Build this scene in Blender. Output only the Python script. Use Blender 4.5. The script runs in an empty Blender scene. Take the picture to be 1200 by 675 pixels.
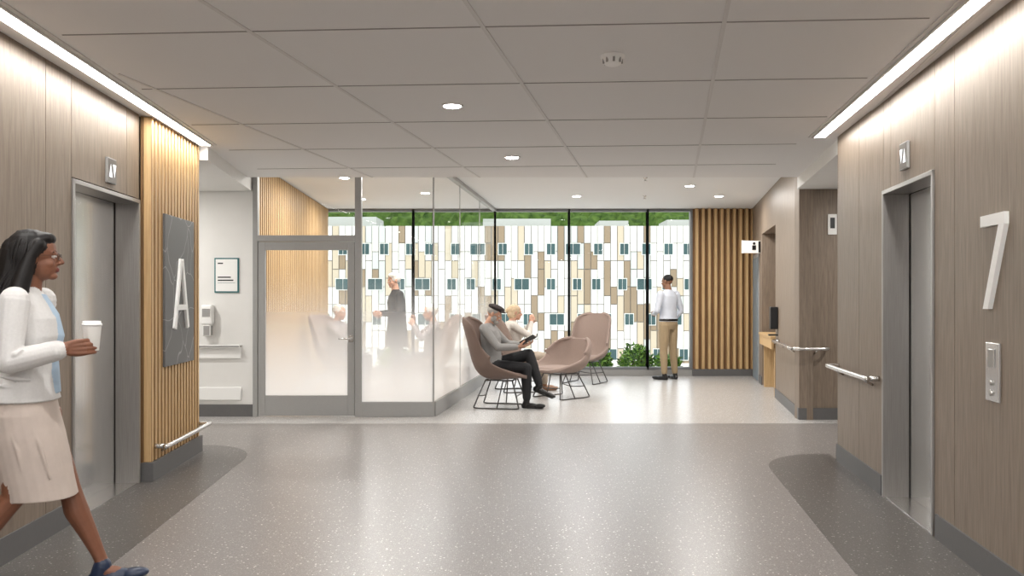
import bpy, bmesh, math, random
from mathutils import Vector, Matrix
from mathutils.bvhtree import BVHTree
random.seed(7)
scene = bpy.context.scene
COL = scene.collection
V = Vector

# ------------------------------------------------------------------ materials
def s2l(c):
    return tuple(((x/255)/12.92 if x/255 <= 0.04045 else ((x/255+0.055)/1.055)**2.4) for x in c)
def newmat(name):
    m = bpy.data.materials.new(name); m.use_nodes = True
    return m, m.node_tree, m.node_tree.nodes['Principled BSDF']
MC = {}
def mat(name, rgb, rough=0.6, metal=0.0, spec=0.5, var=0.06, scale=40, bump=0.0, sheen=0.0):
    """plain procedural material with a little noise variation"""
    if name in MC: return MC[name]
    m, nt, b = newmat(name); c = s2l(rgb)
    tc = nt.nodes.new('ShaderNodeTexCoord'); n = nt.nodes.new('ShaderNodeTexNoise')
    n.inputs['Scale'].default_value = scale; n.inputs['Detail'].default_value = 4
    nt.links.new(tc.outputs['Object'], n.inputs['Vector'])
    r = nt.nodes.new('ShaderNodeValToRGB')
    r.color_ramp.elements[0].position = 0.3; r.color_ramp.elements[1].position = 0.7
    r.color_ramp.elements[0].color = tuple(x*(1-var) for x in c)+(1,)
    r.color_ramp.elements[1].color = tuple(min(1, x*(1+var)) for x in c)+(1,)
    nt.links.new(n.outputs['Fac'], r.inputs['Fac']); nt.links.new(r.outputs['Color'], b.inputs['Base Color'])
    b.inputs['Roughness'].default_value = rough; b.inputs['Metallic'].default_value = metal
    b.inputs['Specular IOR Level'].default_value = spec
    if sheen: b.inputs['Sheen Weight'].default_value = sheen
    if bump:
        bp = nt.nodes.new('ShaderNodeBump'); bp.inputs['Strength'].default_value = bump; bp.inputs['Distance'].default_value = 0.01
        nt.links.new(n.outputs['Fac'], bp.inputs['Height']); nt.links.new(bp.outputs['Normal'], b.inputs['Normal'])
    MC[name] = m; return m
def grain(name, rgb1, rgb2, sc=(18, 18, 0.9), rough=0.5, metal=0.0, fine=6.0, nscale=3.0, spec=0.4):
    m, nt, b = newmat(name)
    tc = nt.nodes.new('ShaderNodeTexCoord'); mp = nt.nodes.new('ShaderNodeMapping')
    mp.inputs['Scale'].default_value = sc
    n = nt.nodes.new('ShaderNodeTexNoise'); n.inputs['Scale'].default_value = nscale
    n.inputs['Detail'].default_value = fine; n.inputs['Roughness'].default_value = 0.65; n.inputs['Distortion'].default_value = 0.4
    nt.links.new(tc.outputs['Object'], mp.inputs['Vector']); nt.links.new(mp.outputs['Vector'], n.inputs['Vector'])
    r = nt.nodes.new('ShaderNodeValToRGB')
    r.color_ramp.elements[0].position = 0.3; r.color_ramp.elements[1].position = 0.72
    r.color_ramp.elements[0].color = s2l(rgb1)+(1,); r.color_ramp.elements[1].color = s2l(rgb2)+(1,)
    nt.links.new(n.outputs['Fac'], r.inputs['Fac']); nt.links.new(r.outputs['Color'], b.inputs['Base Color'])
    b.inputs['Roughness'].default_value = rough; b.inputs['Metallic'].default_value = metal
    b.inputs['Specular IOR Level'].default_value = spec
    return m
def emis(name, col, s):
    m = bpy.data.materials.new(name); m.use_nodes = True; nt = m.node_tree; nt.nodes.clear()
    e = nt.nodes.new('ShaderNodeEmission'); o = nt.nodes.new('ShaderNodeOutputMaterial')
    e.inputs['Color'].default_value = (*col, 1); e.inputs['Strength'].default_value = s
    nt.links.new(e.outputs[0], o.inputs[0]); return m
def glassmat(name, tint=(0.98, 0.99, 0.985), frost=False):
    m = bpy.data.materials.new(name); m.use_nodes = True; nt = m.node_tree; nt.nodes.clear()
    o = nt.nodes.new('ShaderNodeOutputMaterial'); t = nt.nodes.new('ShaderNodeBsdfTransparent')
    t.inputs[0].default_value = (*tint, 1)
    g = nt.nodes.new('ShaderNodeBsdfGlossy'); g.inputs['Roughness'].default_value = 0.02
    f = nt.nodes.new('ShaderNodeFresnel'); f.inputs['IOR'].default_value = 1.3
    h = nt.nodes.new('ShaderNodeMath'); h.operation = 'MULTIPLY'; h.inputs[1].default_value = 0.45
    nt.links.new(f.outputs[0], h.inputs[0])
    mx = nt.nodes.new('ShaderNodeMixShader')
    nt.links.new(h.outputs[0], mx.inputs[0]); nt.links.new(t.outputs[0], mx.inputs[1]); nt.links.new(g.outputs[0], mx.inputs[2])
    out = mx.outputs[0]
    if frost:
        geo = nt.nodes.new('ShaderNodeNewGeometry'); sx = nt.nodes.new('ShaderNodeSeparateXYZ')
        nt.links.new(geo.outputs['Position'], sx.inputs[0])
        mr = nt.nodes.new('ShaderNodeMapRange'); mr.interpolation_type = 'SMOOTHSTEP'
        mr.inputs['From Min'].default_value = 0.15; mr.inputs['From Max'].default_value = 1.75
        mr.inputs['To Min'].default_value = 0.97; mr.inputs['To Max'].default_value = 0.0
        nt.links.new(sx.outputs['Z'], mr.inputs['Value'])
        d = nt.nodes.new('ShaderNodeBsdfDiffuse'); d.inputs[0].default_value = (0.93, 0.93, 0.93, 1)
        tr = nt.nodes.new('ShaderNodeBsdfTranslucent'); tr.inputs[0].default_value = (0.96, 0.96, 0.96, 1)
        m1 = nt.nodes.new('ShaderNodeMixShader'); m1.inputs[0].default_value = 0.55
        nt.links.new(d.outputs[0], m1.inputs[1]); nt.links.new(tr.outputs[0], m1.inputs[2])
        m2 = nt.nodes.new('ShaderNodeMixShader')
        nt.links.new(mr.outputs[0], m2.inputs[0]); nt.links.new(out, m2.inputs[1]); nt.links.new(m1.outputs[0], m2.inputs[2])
        out = m2.outputs[0]
    nt.links.new(out, o.inputs[0]); return m
def terrazzo(name, base, rough=0.33):
    m, nt, b = newmat(name)
    tc = nt.nodes.new('ShaderNodeTexCoord')
    prev = None
    nz = nt.nodes.new('ShaderNodeTexNoise'); nz.inputs['Scale'].default_value = 90; nz.inputs['Detail'].default_value = 3
    nt.links.new(tc.outputs['Object'], nz.inputs['Vector'])
    rp = nt.nodes.new('ShaderNodeValToRGB'); c = s2l(base)
    rp.color_ramp.elements[0].color = tuple(x*0.88 for x in c)+(1,); rp.color_ramp.elements[1].color = tuple(x*1.12 for x in c)+(1,)
    rp.color_ramp.elements[0].position = 0.35; rp.color_ramp.elements[1].position = 0.65
    nt.links.new(nz.outputs['Fac'], rp.inputs['Fac']); prev = rp.outputs['Color']
    wh = tuple(min(250, x+92) for x in base); dk = tuple(x*0.66 for x in base); md = tuple(min(245, x+56) for x in base)
    for scl, thr, cc, keep in ((40, 0.20, wh, 0.64), (80, 0.21, dk, 0.65), (92, 0.25, md, 0.55)):
        vo = nt.nodes.new('ShaderNodeTexVoronoi'); vo.inputs['Scale'].default_value = scl
        nt.links.new(tc.outputs['Object'], vo.inputs['Vector'])
        lt = nt.nodes.new('ShaderNodeMath'); lt.operation = 'LESS_THAN'; lt.inputs[1].default_value = thr
        nt.links.new(vo.outputs['Distance'], lt.inputs[0])
        sp = nt.nodes.new('ShaderNodeSeparateColor'); nt.links.new(vo.outputs['Color'], sp.inputs[0])
        gt = nt.nodes.new('ShaderNodeMath'); gt.operation = 'GREATER_THAN'; gt.inputs[1].default_value = keep
        nt.links.new(sp.outputs[0], gt.inputs[0])
        mu = nt.nodes.new('ShaderNodeMath'); mu.operation = 'MULTIPLY'
        nt.links.new(lt.outputs[0], mu.inputs[0]); nt.links.new(gt.outputs[0], mu.inputs[1])
        mi = nt.nodes.new('ShaderNodeMix'); mi.data_type = 'RGBA'
        nt.links.new(mu.outputs[0], mi.inputs[0]); nt.links.new(prev, mi.inputs[6]); mi.inputs[7].default_value = s2l(cc)+(1,)
        prev = mi.outputs[2]
    nt.links.new(prev, b.inputs['Base Color']); b.inputs['Roughness'].default_value = rough
    b.inputs['Specular IOR Level'].default_value = 0.5
    return m

M_panel = grain('taupe_wood_panel', (116, 102, 89), (146, 131, 116), sc=(16, 16, 1.1), rough=0.45)
M_gap = mat('panel_gap', (52, 48, 45), 0.8)
M_oak = grain('oak_slat', (186, 152, 106), (216, 184, 138), sc=(20, 20, 1.0), rough=0.5)
M_oakback = grain('oak_backing', (112, 82, 52), (138, 104, 70), rough=0.7)
M_steel = grain('brushed_steel', (200, 199, 198), (232, 231, 229), sc=(60, 60, 1), rough=0.22, metal=0.8, nscale=4)
M_steelD = grain('dark_brushed_steel', (150, 147, 144), (172, 169, 166), sc=(60, 60, 1), rough=0.32, metal=0.65, nscale=4)
M_wire = mat('dark_steel_wire', (96, 94, 93), 0.35, 0.8, var=0.02)
M_chrome = mat('satin_chrome', (215, 213, 210), 0.22, 0.9, var=0.02)
M_white = mat('white_paint', (230, 229, 226), 0.7, var=0.01, scale=8)
M_ceil = mat('ceiling_tile', (230, 229, 228), 0.9, var=0.03, scale=250, bump=0.05)
M_ceil2 = mat('ceiling_plaster', (236, 237, 237), 0.85, var=0.01)
M_tbar = mat('ceiling_tbar', (214, 212, 210), 0.5, var=0.01)
M_tgap = mat('ceiling_joint', (150, 147, 144), 0.8, var=0.01)
M_base = mat('rubber_base', (98, 97, 97), 0.5, var=0.03)
M_alu = mat('grey_aluminium', (156, 155, 153), 0.4, 0.1, var=0.02)
M_mull = mat('dark_mullion', (122, 124, 126), 0.4, 0.1, var=0.02)
M_glass = glassmat('clear_glass'); M_frost = glassmat('gradient_film_glass', frost=True)
M_floor = terrazzo('terrazzo_grey', (130, 125, 122)); M_floorL = terrazzo('terrazzo_light_sheen', (184, 181, 178), 0.25); M_floorD = terrazzo('terrazzo_dark', (92, 88, 85))  # light terrazzo is paler flooring, brightened further to paint in the window sheen
M_black = mat('black_plastic', (22, 22, 24), 0.4, var=0.05)
M_signw = mat('sign_white', (244, 244, 242), 0.5, var=0.0)
M_teal = mat('sign_teal', (20, 105, 110), 0.5, var=0.0)
M_strip = emis('strip_diffuser', (1.0, 0.975, 0.94), 33.0)
M_glow = emis('downlight_lens', (1.0, 0.98, 0.94), 45.0)
M_lant = emis('lantern_glow', (1, 1, 1), 1.6)

# ------------------------------------------------------------------ mesh helpers
def frame(ox, oy, dx, dy, oz=0):
    x = V((dx, dy, 0)).normalized(); z = V((0, 0, 1)); y = z.cross(x)
    m = Matrix((x, y, z)).transposed().to_4x4(); m.translation = V((ox, oy, oz)); return m
I4 = Matrix.Identity(4)
class B:
    """mesh builder: parts joined in one mesh with several materials"""
    def __init__(s): s.bm = bmesh.new(); s.mats = []
    def mi(s, m):
        if m not in s.mats: s.mats.append(m)
        return s.mats.index(m)
    def _set(s, faces, m, smooth=False):
        i = s.mi(m)
        for f in faces: f.material_index = i; f.smooth = smooth
    def box(s, lo, hi, m, bev=0.0, T=None):
        lo = V(lo); hi = V(hi); c = (lo+hi)/2; d = hi-lo
        r = bmesh.ops.create_cube(s.bm, size=1.0)
        vs = r['verts']
        for v in vs: v.co = V((v.co.x*d.x, v.co.y*d.y, v.co.z*d.z))+c
        fs = list({f for v in vs for f in v.link_faces})
        s._set(fs, m)
        if bev:
            es = list({e for v in vs for e in v.link_edges})
            rr = bmesh.ops.bevel(s.bm, geom=es, offset=bev, segments=2, affect='EDGES', profile=0.5)
            vs = list({v for f in rr['faces'] for v in f.verts} | {v for v in vs if v.is_valid})
        if T is not None:
            allv = set(v for v in vs if v.is_valid)
            for v in list(allv):
                for f in v.link_faces: allv.update(f.verts)
            for v in allv: v.co = T @ v.co
        return s
    def prism(s, pts, z0, z1, m, T=None):
        """pts polygon in xy"""
        a = [s.bm.verts.new(((T @ V((p[0], p[1], z0))) if T else V((p[0], p[1], z0)))) for p in pts]
        b = [s.bm.verts.new(((T @ V((p[0], p[1], z1))) if T else V((p[0], p[1], z1)))) for p in pts]
        n = len(pts); fs = [s.bm.faces.new(list(reversed(a))), s.bm.faces.new(b)]
        for i in range(n): fs.append(s.bm.faces.new((a[i], a[(i+1) % n], b[(i+1) % n], b[i])))
        s._set(fs, m); return s
    def lathe(s, prof, m, c=(0, 0, 0), n=28, axis='z', smooth=True):
        rings = []
        for r, z in prof:
            ring = []
            for k in range(n):
                a = 2*math.pi*k/n; p = V((r*math.cos(a), r*math.sin(a), z))
                if axis == 'y': p = V((p.x, p.z, p.y))
                if axis == 'x': p = V((p.z, p.x, p.y))
                ring.append(s.bm.verts.new(p+V(c)))
            rings.append(ring)
        fs = []
        for a, b in zip(rings, rings[1:]):
            for k in range(n): fs.append(s.bm.faces.new((a[k], a[(k+1) % n], b[(k+1) % n], b[k])))
        fs.append(s.bm.faces.new(rings[0][::-1])); fs.append(s.bm.faces.new(rings[-1]))
        s._set(fs, m, smooth); return s
    def tube(s, pts, r, m, n=10):
        pts = [V(p) for p in pts]; rings = []; up = V((0, 0, 1))
        for i, p in enumerate(pts):
            d = (pts[min(i+1, len(pts)-1)]-pts[max(i-1, 0)]).normalized()
            u = d.cross(up)
            if u.length < 0.05: u = d.cross(V((0, 1, 0)))
            u.normalize(); w = u.cross(d)
            rad = r[i] if isinstance(r, (list, tuple)) else r
            rings.append([s.bm.verts.new(p+u*math.cos(2*math.pi*k/n)*rad+w*math.sin(2*math.pi*k/n)*rad) for k in range(n)])
        fs = []
        for a, b in zip(rings, rings[1:]):
            for k in range(n): fs.append(s.bm.faces.new((a[k], a[(k+1) % n], b[(k+1) % n], b[k])))
        fs.append(s.bm.faces.new(rings[0][::-1])); fs.append(s.bm.faces.new(rings[-1]))
        s._set(fs, m, True); return s
    def quad(s, p, m):
        f = s.bm.faces.new([s.bm.verts.new(V(q)) for q in p]); s._set([f], m); return s
    def pane(s, x0, x1, y, z0, z1, m):
        return s.quad([(x0, y, z0), (x1, y, z0), (x1, y, z1), (x0, y, z1)], m)
    def done(s, name, M=I4, parent=None, recalc=True):
        if recalc: bmesh.ops.recalc_face_normals(s.bm, faces=s.bm.faces)
        me = bpy.data.meshes.new(name); s.bm.to_mesh(me); s.bm.free()
        for m in s.mats: me.materials.append(m)
        ob = bpy.data.objects.new(name, me); COL.objects.link(ob)
        if parent: ob.parent = parent
        ob.matrix_local = M
        return ob
def empty(name, M=I4):
    e = bpy.data.objects.new(name, None); COL.objects.link(e); e.empty_display_size = 0.1; e.matrix_world = M; return e
def smoothpath(pts, k=6):
    pts = [V(p) for p in pts]; out = []
    for i in range(len(pts)-1):
        p0 = pts[max(i-1, 0)]; p1 = pts[i]; p2 = pts[i+1]; p3 = pts[min(i+2, len(pts)-1)]
        for j in range(k):
            t = j/k
            out.append(0.5*((2*p1)+(p2-p0)*t+(2*p0-5*p1+4*p2-p3)*t*t+(3*p1-p0-3*p2+p3)*t**3))
    out.append(pts[-1]); return out

# ------------------------------------------------------------------ room frames (metres, camera at 0,0,1.36)
FR = frame(1.733, 0, 0.14, 1)      # right lobby wall, local x along wall, +y into the room
FL = frame(-2.265, 0, -0.078, 1)   # left lobby wall, local -y into the room
kR, kL = 1.0098, 1.003
H = 2.72

# ---- floor
b = B()
b.prism([(-8, -4.2), (8, -4.2), (8, 9.3), (-8, 9.3)], -0.2, 0, M_floor)
b.prism([(-8, 9.3), (8, 9.3), (8, 15.2), (-8, 15.2)], -0.2, 0, M_floorL)
b.done('floor')
def band(name, M, sgn, end, w):
    out = [(-4, 0), (end, 0)]
    for k in range(0, 13):
        a = math.pi/2*k/12
        out.append((end-0.75+0.75*math.cos(a)+0.0, sgn*w*math.sin(a)))
    out.append((-4, sgn*w))
    if sgn < 0: out = out[::-1]
    B().prism(out, 0.0, 0.0015, M_floorD).done(name, M)
band('trim_floor_band_right', FR, 1, 7.55, 0.62)
band('trim_floor_band_left', FL, -1, 7.95, 0.56)

# ---- ceilings
b = B()
b.prism([(-8, -4.2), (8, -4.2), (8, 9.56), (-8, 9.56)], H, 3.1, M_ceil)
b.prism([(-8, 9.56), (8, 9.56), (8, 15.4), (-8, 15.4)], 2.95, 3.1, M_ceil2)
b.done('ceiling')
# tile joints
def xw_left(Y): return -2.265-0.078*Y+0.28
def xw_right(Y): return 1.733+0.14*Y-0.27
b = B()
def seg(p, q, w, m, d):
    dr = (q-p).normalized(); T = frame(p.x, p.y, dr.x, dr.y)
    b.box((0, -w/2, H-d), ((q-p).length, w/2, H), m, T=T)
for k in range(-2, 4):
    x0 = -0.933+1.2*k
    ya, yb = -4.0, 9.55
    ys = [ya+(yb-ya)*i/200 for i in range(201)]
    ok = [y for y in ys if xw_left(y) < x0+0.185*y < xw_right(y)+(0.35 if y > 7.2 else 0)]
    if len(ok) > 2: seg(V((x0+0.185*ok[0], ok[0], 0)), V((x0+0.185*ok[-1], ok[-1], 0)), 0.022, M_tbar, 0.006)
for j in range(-6, 6):
    yc0 = 4.27+1.13*j
    def yy(x): return yc0-0.185*(x+0.2)*0.33
    xs = [-3+6.2*i/300 for i in range(301)]
    ok = [x for x in xs if xw_left(yy(x)) < x < xw_right(yy(x)) and yy(x) < 9.5]
    if len(ok) > 2: seg(V((ok[0], yy(ok[0]), 0)), V((ok[-1], yy(ok[-1]), 0)), 0.010, M_tgap, 0.003)
b.done('trim_ceiling_grid')
# lowered corridor ceilings (bulkheads)
b = B(); b.prism([(-2.72, 7.63), (-3.0, 9.84), (-7.9, 9.84), (-7.9, 7.63)], 2.60, 2.8, M_white); b.done('ceiling_bulkhead_left')
b = B(); b.prism([(2.76, 7.2), (3.2, 9.57), (7.9, 9.57), (7.9, 7.2)], 2.59, 2.8, M_white); b.done('ceiling_bulkhead_right')

# ---- lobby walls with lift recess
def panels(b, seams, z0, z1, s, m=M_panel, th=0.018, gap=0.007):
    for a, c in zip(seams, seams[1:]):
        y0, y1 = sorted((0, -s*th))
        b.box((a+gap/2, y0, z0), (c-gap/2, y1, z1), m)
def lobby_wall(name, M, s, e0, e1, end, seams_lo, seams_hi):
    """s=+1 room is at +y ; core sits behind panel"""
    b = B()
    def core(a, c, z0, z1):
        y0, y1 = sorted((-s*0.018, -s*0.30)); b.box((a, y0, z0), (c, y1, z1), M_gap)
    core(-4.1, e0, 0, H); core(e1, end, 0, H); core(e0, e1, 2.10, H)
    for a, c in zip(seams_lo, seams_lo[1:]):
        if a < e1 and c > e0: continue
        panels(b, [a, c], 0.0, H, s)
    panels(b, seams_hi, 2.10, H, s)
    y0, y1 = sorted((0, -s*0.30)); b.box((end, y0, 0), (end+0.015, y1, H), M_panel)
    return b.done(name, M)
R0, R1 = 4.88*kR, 5.87*kR
L0, L1 = 5.17*kL, 6.31*kL
rend = 7.16*kR; lend = 7.60*kL
lobby_wall('wall_right', FR, 1, R0, R1, rend, [-4.1, -2.4, -1.2, 0.0, 1.2, 2.4, 3.55, 4.62, R0], [R0, 5.76, R1])
b = B(); panels(b, [R1, 6.56, rend], 0, H, 1); b.done('trim_panel_right', FR)
lobby_wall('wall_left', FL, -1, L0, L1, lend, [-4.1, -2.4, -1.2, 0.0, 1.2, 2.4, 3.6, 4.85, L0], [L0, 6.08, L1])
def baseboard(name, M, s, a, c, th=0.012, h=0.14):
    y0, y1 = sorted((0, s*th)); B().box((a, y0, 0), (c, y1, h), M_base).done(name, M)
baseboard('baseboard_right', FR, 1, R1+0.02, rend+0.02); baseboard('baseboard_right_near', FR, 1, -4, R0-0.04)
baseboard('baseboard_left_near', FL, -1, -4, L0-0.04)
B().box((L1+0.02, -0.095, 0), (lend+0.02, 0, 0.14), M_base).done('baseboard_left', FL)

# slats
def slats(name, M, a, c, s, z0, z1, pitch, w, d, back=0.015):
    b = B(); y0, y1 = sorted((0, s*back)); b.box((a, y0, z0), (c, y1, z1), M_oakback)
    n = int((c-a)/pitch); p = (c-a)/n
    for i in range(n):
        x = a+(i+0.5)*p; y0, y1 = sorted((s*back, s*(back+d)))
        b.box((x-w/2, y0, z0), (x+w/2, y1, z1), M_oak, bev=0.003)
    return b.done(name, M)
slats('wall_left_oak_slats', FL, L1+0.03, lend, -1, 0.14, H-0.005, 0.078, 0.044, 0.06)

# ---- elevators
def elevator(name, M, s, a, c, zt=2.10):
    e = empty(name, M)
    b = B(); dp = 0.16
    def bx(x0, x1, ya, yb, z0, z1, m, bev=0.0):
        y0, y1 = sorted((s*ya, s*yb)); b.box((x0, y0, z0), (x1, y1, z1), m, bev=bev)
    t = 0.028
    bx(a, a+t, 0.012, -dp, 0, zt, M_steelD, 0.003); bx(c-t, c, 0.012, -dp, 0, zt, M_steelD, 0.003)
    bx(a, c, 0.012, -dp, zt-t, zt, M_steelD, 0.003)
    b.done('door_frame', parent=e)
    b = B()
    mid = a+(c-a)*0.62
    y0, y1 = sorted((-s*dp, -s*(dp+0.03)))
    b.box((a+t, y0, 0.006), (mid, y1, zt-t), M_steel, 0.002)
    y0, y1 = sorted((-s*(dp+0.006), -s*(dp+0.036)))
    b.box((mid+0.006, y0, 0.006), (c-t, y1, zt-t), M_steel, 0.002)
    b.done('door_panels', parent=e)
    b = B(); y0, y1 = sorted((0.0, -s*0.28)); b.box((a+t, y0, 0.0), (c-t, y1, 0.006), M_chrome)
    y0, y1 = sorted((-s*0.24, -s*0.3)); b.box((a, y0, 0), (c, y1, zt), M_black); b.done('sill', parent=e)
    return e
elevator('elevator_door', FR, 1, R0, R1); elevator('elevator_door', FL, -1, L0, L1, 2.09)
def lantern(M, s, x, z):
    e = empty('elevator_hall_lantern', M)
    b = B(); y0, y1 = sorted((s*0.001, s*0.02)); b.box((x-0.075, y0, z-0.085), (x+0.075, y1, z+0.085), M_alu, 0.004)
    y0, y1 = sorted((s*0.018, s*0.0212)); b.box((x-0.069, y0, z-0.078), (x+0.069, y1, z+0.078), mat('lantern_face', (104, 98, 92), 0.4)); b.done('plate', parent=e)
    b = B(); y = s*0.023
    for cx, up in ((-0.032, 1), (0.032, -1)):
        q = [(x+cx-0.028, y, z-0.045*up), (x+cx+0.028, y, z-0.045*up), (x+cx, y, z+0.045*up)]
        b.quad(q, M_lant)
    b.done('arrows', parent=e)
lantern(FR, 1, 5.38*kR, 2.26); lantern(FL, -1, 5.75*kL, 2.22)
b = B(); cx = 4.07*kR; b.box((cx-0.075, 0, 0.87), (cx+0.075, 0.014, 1.15), M_steel, 0.004)
b.box((cx-0.035, 0.014, 1.03), (cx+0.035, 0.02, 1.12), M_steelD, 0.003); b.lathe([(0.014, 0.014), (0.014, 0.022)], M_chrome, (cx, 0, 0.96), axis='y')
b.lathe([(0.014, 0.014), (0.014, 0.022)], M_chrome, (cx, 0, 0.91), axis='y'); b.done('elevator_call_panel', FR)
def poly(b, P, y0, y1, m):
    lo = [b.bm.verts.new((k[0], y0, k[1])) for k in P]; hi = [b.bm.verts.new((k[0], y1, k[1])) for k in P]
    n = len(P); fs = [b.bm.faces.new(lo), b.bm.faces.new(hi[::-1])]
    for i in range(n): fs.append(b.bm.faces.new((lo[i], lo[(i+1) % n], hi[(i+1) % n], hi[i])))
    b._set(fs, m)
def stroke(b, p, q, w, y0, y1, m):
    p = V(p); q = V(q); d = (q-p).normalized(); n = V((-d.y, d.x))*w/2
    poly(b, [p+n, q+n, q-n, p-n], y0, y1, m)
b = B(); c7 = 4.05*kR; W7 = 0.135
poly(b, [(c7+W7, 1.762), (c7-W7, 1.762), (c7-W7, 1.705), (c7+0.045, 1.31), (c7+0.105, 1.31), (c7-W7+0.062, 1.708), (c7+W7, 1.708)], 0.0, 0.022, M_signw)
b.done('floor_number_seven', FR)
def board_mat():
    m, nt, bs = newmat('slate_with_etched_branches')
    tc = nt.nodes.new('ShaderNodeTexCoord'); nz = nt.nodes.new('ShaderNodeTexNoise'); nz.inputs['Scale'].default_value = 2.2
    mx = nt.nodes.new('ShaderNodeMix'); mx.data_type = 'RGBA'; mx.inputs[0].default_value = 0.25
    vo = nt.nodes.new('ShaderNodeTexVoronoi'); vo.feature = 'DISTANCE_TO_EDGE'; vo.inputs['Scale'].default_value = 3.5
    nt.links.new(tc.outputs['Object'], nz.inputs['Vector']); nt.links.new(tc.outputs['Object'], mx.inputs[6]); nt.links.new(nz.outputs['Color'], mx.inputs[7])
    nt.links.new(mx.outputs[2], vo.inputs['Vector'])
    r = nt.nodes.new('ShaderNodeValToRGB'); r.color_ramp.elements[0].color = s2l((158, 158, 156))+(1,); r.color_ramp.elements[1].color = s2l((98, 98, 98))+(1,)
    r.color_ramp.elements[0].position = 0.0; r.color_ramp.elements[1].position = 0.014
    nt.links.new(vo.outputs['Distance'], r.inputs['Fac']); nt.links.new(r.outputs['Color'], bs.inputs['Base Color']); bs.inputs['Roughness'].default_value = 0.5
    return m
e = empty('elevator_bank_sign', FL)
B().box((6.60*kL, -0.095, 0.83), (7.36*kL, -0.076, 2.02), board_mat(), 0.003).done('board', parent=e)
b = B(); ca = 6.97*kL
stroke(b, (ca-0.17, 1.12), (ca-0.012, 1.68), 0.045, -0.115, -0.095, M_signw)
stroke(b, (ca+0.17, 1.12), (ca+0.012, 1.68), 0.045, -0.115, -0.095, M_signw)
stroke(b, (ca-0.11, 1.29), (ca+0.11, 1.29), 0.045, -0.115, -0.0955, M_signw)
b.done('letter_a', parent=e)
def handrail(M, s, x0, x1, z, off=0.09, wall=0.0):
    b = B()
    b.tube(smoothpath([(x0, s*wall, z), (x0+0.01, s*(wall+off*0.8), z), (x0+0.06, s*(wall+off), z), (x1-0.06, s*(wall+off), z), (x1-0.01, s*(wall+off*0.8), z), (x1, s*wall, z)], 5), 0.019, M_chrome, 12)
    n = max(2, int((x1-x0)/0.8)+1)
    for i in range(n):
        x = x0+0.15+(x1-x0-0.3)*i/(n-1)
        b.tube([(x, s*wall, z-0.06), (x, s*(wall+off), z-0.01)], 0.009, M_chrome, 8)
    return b.done('handrail', M)
handrail(FR, 1, 5.97*kR, 7.12*kR, 0.80)
handrail(FL, -1, 6.42*kL, 7.58*kL, 0.25, wall=0.078)
handrail(FR, 1, 1.0, 3.4, 0.80)

# ---- linear ceiling lights
def strip(M, s, x1):
    e = empty('linear_ceiling_light', M)
    b = B(); y0, y1 = sorted((s*0.12, s*0.205)); b.box((-3.6, y0, H-0.012), (x1, y1, H-0.002), M_strip); b.done('diffuser', parent=e)
    b = B()
    for ya in (0.108, 0.205):
        y0, y1 = sorted((s*ya, s*(ya+0.012))); b.box((-3.61, y0, H-0.018), (x1+0.01, y1, H), M_white)
    y0, y1 = sorted((s*0.22, s*0.245)); b.box((-3.6, y0, H-0.008), (x1+0.02, y1, H), M_tbar)
    b.done('trim_frame', parent=e)
strip(FR, 1, 7.12*kR); strip(FL, -1, 7.50*kL)

# ---- frontal walls left & right of the lounge
YG = 9.85
B().box((-7.9, YG, 0), (-2.99, YG+0.14, 2.96), M_white).done('wall_back_left')
B().box((-7.9, YG-0.012, 0), (-2.99, YG, 0.14), M_base).done('baseboard_back_left')
B().box((-8, 7.6, 0), (-7.8, 9.9, 2.9), M_white).done('wall_corridor_left')
B().box((7.8, 7.0, 0), (8, 9.8, 2.9), M_white).done('wall_corridor_right')
B().box((-8, 7.62, 0), (-3.2, 7.68, 2.72), M_white).done('wall_corridor_left_near')
B().box((3.1, 7.1, 0), (8, 7.17, 2.72), M_white).done('wall_corridor_right_near')
b = B(); b.box((3.23, 9.6, 0), (7.9, 9.75, 2.96), M_panel)
b.done('wall_back_right')
B().box((3.22, 9.585, 0), (7.8, 9.6, 0.13), M_base).done('baseboard_back_right')
# unseen window added behind the camera to brighten ceiling and walls
e = empty('window_6')
b = B()
for x in (-2.0, -0.8, 0.4, 1.3): b.box((x-0.03, -4.15, 0), (x+0.03, -4.03, H), M_mull, 0.003)
b.box((-2.1, -4.15, 0), (1.4, -4.03, 0.12), M_mull); b.box((-2.1, -4.15, H-0.08), (1.4, -4.03, H), M_mull); b.done('frame', parent=e)
B().pane(-2.0, 1.3, -4.10, 0.12, H-0.08, M_glass).done('glass_pane', parent=e)

# corridor wall on right of lounge
FC = frame(3.23, 9.60, 0.185, 1); kC = 1.017
def yc(Y): return (Y-9.60)*kC
b = B()
o0, o1 = yc(11.75), yc(13.45)
b.box((0, -0.15, 0), (o0, 0, 2.96), M_panel); b.box((o1, -0.15, 0), (5.6, 0, 2.96), M_panel); b.box((o0, -0.15, 2.38), (o1, 0, 2.96), M_panel)
b.box((o0-0.05, -0.9, 0), (o1+0.05, -0.85, 2.5), M_panel); b.box((o0-0.05, -0.9, 0), (o0, -0.15, 2.5), M_gap); b.box((o1, -0.9, 0), (o1+0.05, -0.15, 2.5), M_panel)
b.box((o0, -0.85, 2.38), (o1, -0.15, 2.45), M_panel)
b.done('wall_right_lounge', FC)
b = B(); b.box((0, 0, 0), (o0, 0.012, 0.13), M_base); b.box((o1, 0, 0), (5.4, 0.012, 0.13), M_base); b.done('baseboard_right_lounge', FC)
b = B(); b.box((yc(13.85), 0.0, 0), (yc(14.75), 0.015, 2.1), M_alu); b.box((yc(13.92), 0.012, 0.02), (yc(14.68), 0.025, 2.04), mat('door_blue_grey', (120, 132, 140), 0.5)); b.done('door_2', FC)
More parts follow.
